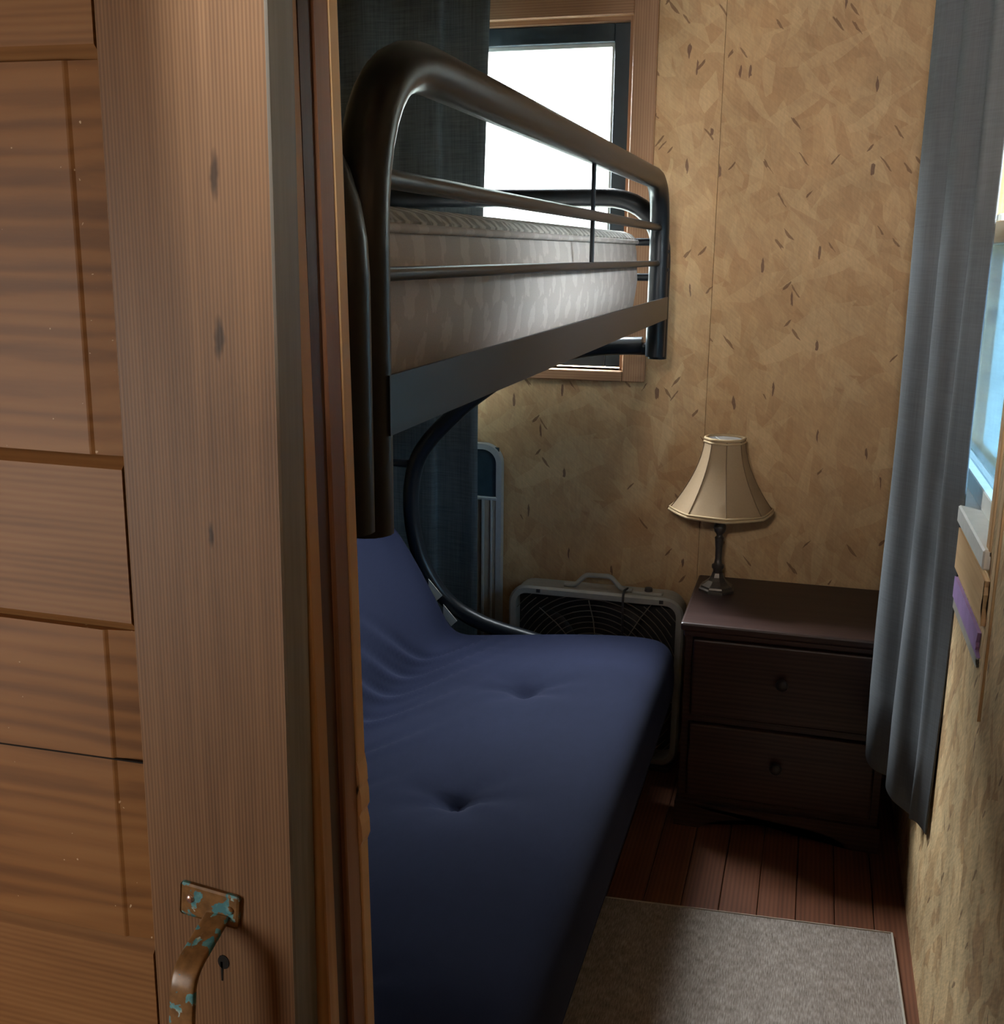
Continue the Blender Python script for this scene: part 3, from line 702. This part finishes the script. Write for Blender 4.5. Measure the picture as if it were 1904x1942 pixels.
# ================================================================== RIGHT CURTAIN (slate)
plan = [(.2955, 2.195), (.278, 2.218), (.262, 2.242), (.274, 2.275), (.260, 2.305), (.232, 2.335), (.226, 2.375), (.246, 2.415), (.236, 2.46), (.196, 2.50), (.186, 2.545), (.206, 2.60), (.262, 2.64), (.284, 2.70), (.276, 2.79), (.286, 2.88), (.276, 2.97), (.288, 3.07), (.288, 3.105)]
cu = empty('slate_curtain', (.24, 2.4, .34)); tag(cu, 'slate grey curtain gathered at the far side of the bright side window', 'curtain')
bm = curtain('c', plan, .345, 2.2955, 'grey_curtain', .002, 12, hem=lambda u: .012*math.sin(u*23)-.01)
for v in bm.verts:
    k = max(0, min(1, (2.3-v.co.z)/1.9)); v.co.x += .004*math.sin(v.co.z*6+v.co.y*30)*k
o = build('cloth', bm, 'grey_curtain', cu, smooth=True); solidify(o, .003)
rd = empty('curtain_rod', (.24, 2.3, 2.305)); tag(rd, 'thin black curtain rod above the pine framed side window', 'curtain rod')
b2 = bmesh.new(); tube(b2, [(.24, 1.75, 2.305), (.24, 3.1, 2.305)], .009, 12); build('rod', b2, 'black_metal', rd, smooth=True, angle=.9)
for by in (1.8, 2.8):
    b3 = bmesh.new(); tube(b3, [(.24, by, 2.305), (XR-.0135, by, 2.305)], .006, 8); build('bracket', b3, 'black_metal', rd)

# ================================================================== NIGHTSTAND
NX0, NX1, NF, NB, NZ = -.268, .240, 2.70, 3.126, .575
ns = empty('nightstand', ((NX0+NX1)/2, (NF+NB)/2, 0)); tag(ns, 'dark mahogany nightstand with two knobbed drawers under the lamp', 'nightstand')
build('top', B(NX0-.014, NX1+.014, NF-.022, NB, NZ-.022, NZ, bev=.006, seg=2), 'mahogany', ns)
build('moulding', B(NX0-.006, NX1+.006, NF-.012, NB, NZ-.040, NZ-.022, bev=.004), 'mahogany', ns)
bm = bmesh.new(); box(bm, NX0, NX0+.018, NF, NB, .07, NZ-.04); build('side_panel', bm, 'mahogany', ns)
build('side_panel', B(NX1-.018, NX1, NF, NB, .07, NZ-.04), 'mahogany', ns)
build('back_panel', B(NX0+.018, NX1-.018, NB-.012, NB, .07, NZ-.04), 'mahogany', ns)
build('bottom_panel', B(NX0+.018, NX1-.018, NF, NB-.012, .07, .088), 'mahogany', ns)
build('divider', B(NX0+.018, NX1-.018, NF, NB-.012, .300, .316), 'mahogany', ns)
for (za, zb) in ((.320, .530), (.092, .296)):
    d = build('drawer', B(NX0+.020, NX1-.020, NF-.012, NF+.30, za, zb, bev=.005, seg=2), 'mahogany', ns)
    bm = bmesh.new(); lathe(bm, [(.006, 0), (.006, .008), (.014, .014), (.016, .020), (.012, .026), (.003, .028)], 0, 0, 16)
    bmesh.ops.rotate(bm, verts=bm.verts, matrix=Matrix.Rotation(PI/2, 3, 'X')); bmesh.ops.translate(bm, verts=bm.verts, vec=((NX0+NX1)/2-.006, NF-.012, (za+zb)/2+.012)); build('knob', bm, 'knob', d, smooth=True)
pts = [(NX0-.008, 0), (NX0+.06, 0)]+[(NX0+.06+(NX1-NX0-.12)*k/10, .045*math.sin(PI*k/10)**.5) for k in range(1, 10)]+[(NX1-.06, 0), (NX1+.008, 0), (NX1+.008, .07), (NX0-.008, .07)]
build('base_apron', prism(bmesh.new(), pts, 'Y', NF-.014, NF+.006), 'mahogany', ns)
for xx in (NX0-.008, NX1-.010): build('base_side', B(xx, xx+.018, NF+.006, NB, 0, .07), 'mahogany', ns)

# ================================================================== TABLE LAMP
LX, LY = -.2185, 2.985
lp = empty('table_lamp', (LX, LY, NZ)); tag(lp, 'small table lamp with a panelled cream bell shade on the nightstand', 'lamp')
bm = bmesh.new(); lathe(bm, [(.052, NZ), (.052, NZ+.007), (.047, NZ+.011), (.045, NZ+.016), (.036, NZ+.021), (.026, NZ+.030), (.019, NZ+.040), (.015, NZ+.052)], LX, LY, 8, PI/8); build('base', bm, 'bronze', lp)
pr = [(.0125, .050), (.013, .062), (.017, .066), (.017, .074), (.011, .079), (.009, .092), (.0095, .12), (.0125, .150), (.013, .153), (.009, .158), (.0085, .163), (.0145, .170), (.0175, .180), (.0165, .188), (.012, .196), (.011, .202), (.015, .208), (.015, .214), (.008, .220), (.008, .25)]
bm = bmesh.new(); lathe(bm, [(r, NZ+z) for r, z in pr], LX, LY, 16); build('column', bm, 'bronze', lp, smooth=True, angle=.8)
bm = bmesh.new(); lathe(bm, [(.013, NZ+.245), (.015, NZ+.25), (.015, NZ+.29), (.011, NZ+.295)], LX, LY, 14); build('socket', bm, 'bronze', lp, smooth=True, angle=.8)
bm = bmesh.new(); lathe(bm, [(.010, NZ+.293), (.018, NZ+.315), (.026, NZ+.345), (.022, NZ+.365), (.008, NZ+.376)], LX, LY, 16); build('bulb', bm, 'shade_lining', lp, smooth=True)
SZ0, SZ1 = .806, 1.008
SP = []
for k in range(13):
    u = k/12; SP.append((.054+(.142-.054)*(1-u)**1.75, SZ0+(SZ1-SZ0)*u))
def bell(bm, inset, seg=8, sub=4):
    """eight gently sagging cloth panels between ribs"""
    rings = []
    for r, z in SP:
        ring = []
        for k in range(seg*sub):
            a = 2*PI*k/(seg*sub)+.18; ph = (k % sub)/sub; sag = 1-.055*math.sin(PI*ph)
            rr = (r-inset)*sag; ring.append(bm.verts.new((LX+rr*math.cos(a), LY+rr*math.sin(a), z)))
        rings.append(ring)
    for A, C in zip(rings, rings[1:]):
        for k in range(seg*sub): bm.faces.new((A[k], A[(k+1) % (seg*sub)], C[(k+1) % (seg*sub)], C[k]))
    return bm
sh = build('shade', bell(bmesh.new(), 0), 'shade', lp, smooth=True, angle=.5)
build('lining', bell(bmesh.new(), .0022), 'shade_lining', sh, smooth=True)
for r, z, rad in ((SP[0][0], SZ0, .0042), (SP[0][0]-.001, SZ0+.007, .003), (SP[-1][0], SZ1, .004), (SP[-1][0]+.0015, SZ1-.009, .003)):
    pts = []
    for k in range(32):
        a = 2*PI*k/32+.18; ph = (k % 4)/4; rr = r*(1-.055*math.sin(PI*ph)); pts.append((LX+rr*math.cos(a), LY+rr*math.sin(a), z))
    bm = bmesh.new(); tube(bm, pts, rad, 6, closed=True); build('trim', bm, 'shade_trim', sh, smooth=True)
for k in range(8):
    a = 2*PI*k/8+.18; bm = bmesh.new(); tube(bm, [(LX+(r+.0005)*math.cos(a), LY+(r+.0005)*math.sin(a), z) for r, z in SP], .0013, 6); build('rib', bm, 'shade_rib', sh, smooth=True)
bm = bmesh.new()
for a in (.18, .18+PI*2/3, .18+PI*4/3): tube(bm, [(LX, LY, SZ1-.012), (LX+.053*math.cos(a), LY+.053*math.sin(a), SZ1-.002)], .0012, 6)
tube(bm, [(LX, LY, NZ+.37), (LX, LY, SZ1-.006)], .002, 6); build('spider', bm, 'alum', sh)

# ================================================================== BOX FAN
FX0, FX1, FYf, FYb, FZ1 = -.826, -.306, 2.985, 3.085, .535
fn = empty('box_fan', ((FX0+FX1)/2, (FYf+FYb)/2, 0)); tag(fn, 'putty coloured box fan with a carry handle beside the nightstand', 'fan')
def rr2(x0, x1, z0, z1, r, n=6): return rrect(x0, x1, z0, z1, r, n)
def frame_loop(y0, y1, w, o_r, mat, nm, ins=0.0):
    bm = bmesh.new(); out = rr2(FX0+ins, FX1-ins, .012+ins, FZ1-ins, o_r); inn = rr2(FX0+ins+w, FX1-ins-w, .012+ins+w, FZ1-ins-w, max(.012, o_r-w)); n = len(out)
    V = [[bm.verts.new((p[0], y, p[1])) for p in L] for L, y in ((out, y0+.008), (out, y1), (inn, y1), (inn, y0), (rr2(FX0+ins+.006, FX1-ins-.006, .018+ins, FZ1-ins-.006, o_r-.006), y0))]
    order = [0, 1, 2, 3, 4]
    for q in range(5):
        A, C = V[order[q]], V[order[(q+1) % 5]]
        for k in range(n): bm.faces.new((A[k], A[(k+1) % n], C[(k+1) % n], C[k]))
    return build(nm, bm, mat, fn, smooth=True, angle=.6)
frame_loop(FYf, FYf+.024, .022, .055, 'fan_plastic', 'front_frame')
build('rear_shade_plate', prism(bmesh.new(), rr2(FX0+.010, FX1-.010, .022, FZ1-.010, .05), 'Y', FYb-.010, FYb-.004), 'fan_dark', fn)  # added dark plate in place of the shade behind the blades
frame_loop(FYf+.024, FYb, .008, .055, 'fan_plastic', 'housing', .004)
cx, cz = (FX0+FX1)/2, (.012+FZ1)/2
gl = empty('grille', (cx-fn.location.x, FYf+.01-fn.location.y, cz)); gl.parent = fn
half = (FX1-FX0)/2-.02
for k in range(18):
    r = .045+k*.0172; bm = bmesh.new(); pts = []
    seg = 56; runs = []; cur = []
    for q in range(seg+1):
        a = 2*PI*q/seg; px, pz = r*math.cos(a), r*math.sin(a)
        if abs(px) < half and abs(pz) < half: cur.append((cx+px, FYf+.010+.004*(r/.3), cz+pz))
        else:
            if len(cur) > 1: runs.append(cur)
            cur = []
    if len(cur) > 1: runs.append(cur)
    bm.free()
    if len(runs) > 1 and runs[0][0][0] > cx and abs(runs[0][0][2]-cz) < 1e-6 and abs(runs[-1][-1][2]-cz) < 1e-4: runs[0] = runs.pop()+runs[0][1:]
    for c in runs: build('wire_ring', tube(bmesh.new(), c, .0014, 4), 'fan_wire', gl)
for k in range(10):
    a = 2*PI*k/10+.16; L = min(half/max(abs(math.cos(a)), 1e-6), half/max(abs(math.sin(a)), 1e-6)); bm = bmesh.new()
    pts = [(cx+q*L*math.cos(a+.25*q), FYf+.012, cz+q*L*math.sin(a+.25*q)) for q in (.15, .4, .7, .95)]
    pts = [(min(max(p[0], cx-half), cx+half), p[1], min(max(p[2], cz-half), cz+half)) for p in pts]
    tube(bm, pts, .0016, 5); build('wire_spoke', bm, 'fan_wire', gl)
bm = bmesh.new(); lathe(bm, [(.044, 0), (.046, .004), (.046, .010)], 0, 0, 24); bmesh.ops.rotate(bm, verts=bm.verts, matrix=Matrix.Rotation(PI/2, 3, 'X')); bmesh.ops.translate(bm, verts=bm.verts, vec=(cx, FYf+.016, cz)); build('badge', bm, 'fan_plastic', gl)
bm = bmesh.new(); lathe(bm, [(.05, -.035), (.05, .02), (.02, .026)], 0, 0, 20); bmesh.ops.rotate(bm, verts=bm.verts, matrix=Matrix.Rotation(PI/2, 3, 'X')); bmesh.ops.translate(bm, verts=bm.verts, vec=(cx, FYf+.05, cz)); build('motor', bm, 'fan_dark', fn, smooth=True, angle=.8)
for k in range(5):
    bm = bmesh.new(); a0 = 2*PI*k/5; g = []
    for i in range(6):
        r = .045+.185*i/5; wd = .30+.25*math.sin(PI*min(1, i/5*.9)); row = []
        for j in range(6):
            a = a0+wd*(j/5-.5)*1.6; row.append(bm.verts.new((cx+r*math.cos(a), FYf+.055+.018*(j/5-.5)*2, cz+r*math.sin(a))))
        g.append(row)
    for A, C in zip(g, g[1:]):
        for j in range(5): bm.faces.new((A[j], A[j+1], C[j+1], C[j]))
    o = build('blade', bm, 'fan_dark', fn, smooth=True); solidify(o, .002)
hz = FZ1-.002
bm = bmesh.new(); tube(bm, fillet([(-.665, 3.025, hz+.006), (-.632, 3.025, hz+.006), (-.602, 3.025, hz+.040), (-.528, 3.025, hz+.042), (-.494, 3.025, hz+.006), (-.462, 3.025, hz+.006)], .012, 5), 1, 12, flat=(.007, .010)); build('handle', bm, 'fan_plastic', fn, smooth=True, angle=.9)
bm = bmesh.new(); box(bm, -.462, -.372, 3.008, 3.040, hz-.004, hz+.008, bev=.004); pn = build('control_panel', bm, 'fan_plastic', fn)
bm = bmesh.new(); lathe(bm, [(.012, hz+.006), (.011, hz+.018), (.004, hz+.019)], -.415, 3.024, 14); build('dial', bm, 'fan_dark', pn)
bm = bmesh.new(); tube(bm, smooth_path([(-.470, 3.05, hz+.003), (-.478, 3.01, hz+.012), (-.482, FYf-.003, hz-.004), (-.480, FYf-.004, .40), (-.484, FYf-.004, .25), (-.476, FYf-.004, .10), (-.45, FYf-.006, .006), (-.40, FYf-.03, .005)], 5), .0034, 8); build('power_cord', bm, 'cord', fn, smooth=True)
for xx in (-.735, -.372):
    build('clip', B(xx-.006, xx+.006, FYf-.003, FYf+.004, FZ1-.017, FZ1-.006, bev=.001), 'fan_dark', fn)
for xx in (FX0+.05, FX1-.05): build('foot', B(xx-.03, xx+.03, FYf-.01, FYb+.005, 0, .014, bev=.003), 'fan_dark', fn)

# ================================================================== SILVER-FRAMED PANEL leaning behind the curtain
SX0, SX1, SY, SZ = -1.34, -.880, 3.10, .935
sp_ = empty('framed_panel', ((SX0+SX1)/2, SY, 0)); tag(sp_, 'tall rounded silver framed panel standing behind the charcoal curtain', 'panel')
bm = bmesh.new(); out = [(SX0, 0), (SX1, 0)]+[(SX1-.06+.06*math.cos(a), SZ-.06+.06*math.sin(a)) for a in [PI/2*k/8 for k in range(9)]]+[(SX0+.06-.06*math.sin(a), SZ-.06+.06*math.cos(a)) for a in [PI/2*k/8 for k in range(9)]]
inn = [(SX0+.017, .017), (SX1-.017, .017)]+[(SX1-.06+.043*math.cos(a), SZ-.06+.043*math.sin(a)) for a in [PI/2*k/8 for k in range(9)]]+[(SX0+.06-.043*math.sin(a), SZ-.06+.043*math.cos(a)) for a in [PI/2*k/8 for k in range(9)]]
V = [[bm.verts.new((p[0], y, p[1])) for p in L] for L, y in ((out, SY-.014), (out, SY+.014), (inn, SY+.014), (inn, SY-.014))]; n = len(out)
for q in range(4):
    A, C = V[q], V[(q+1) % 4]
    for k in range(n): bm.faces.new((A[k], A[(k+1) % n], C[(k+1) % n], C[k]))
bmesh.ops.bevel(bm, geom=[e for e in bm.edges if abs(e.verts[0].co.y-e.verts[1].co.y) < .001 and e.verts[0].co.y < SY and len(e.link_faces) == 2 and e.calc_face_angle(0) > 1], offset=.003, segments=1, affect='EDGES')
build('frame', bm, 'alum', sp_)
build('upper_pane', B(SX0+.012, SX1-.012, SY-.002, SY+.004, .765, SZ-.012), 'dark_glass', sp_)
build('cross_rail', B(SX0+.014, SX1-.014, SY-.016, SY+.010, .762, .772, bev=.002), 'alum', sp_)
for (xa, xb, mt_) in ((SX1-.062, SX1-.054, 'alum'), (SX1-.054, SX1-.034, 'alum_panel'), (SX1-.034, SX1-.028, 'alum'), (SX1-.028, SX1-.014, 'alum_panel')):
    build('upright_rib', B(xa, xb, SY-.016 if mt_ == 'alum' else SY-.010, SY+.01, .014, .764, bev=.001), mt_, sp_)
build('lower_panel', B(SX0+.012, SX1-.06, SY-.004, SY+.006, .014, .764), 'alum_panel', sp_)

# ================================================================== RUG
rg = empty('area_rug', (-.1, 1.6, 0)); tag(rg, 'taupe woven rug with a pale bound edge beside the futon', 'rug')
rug = [(-.52, .98), (.315-.021, 1.0), (.262, 2.332), (-.56, 2.272)]
build('pile', prism(bmesh.new(), rug, 'Z', 0, .007), 'rug', rg)
pts = [(a, b, .006) for a, b in rug]; bm = bmesh.new(); tube(bm, pts, .0035, 6, closed=True); build('binding', bm, 'rug_edge', rg)
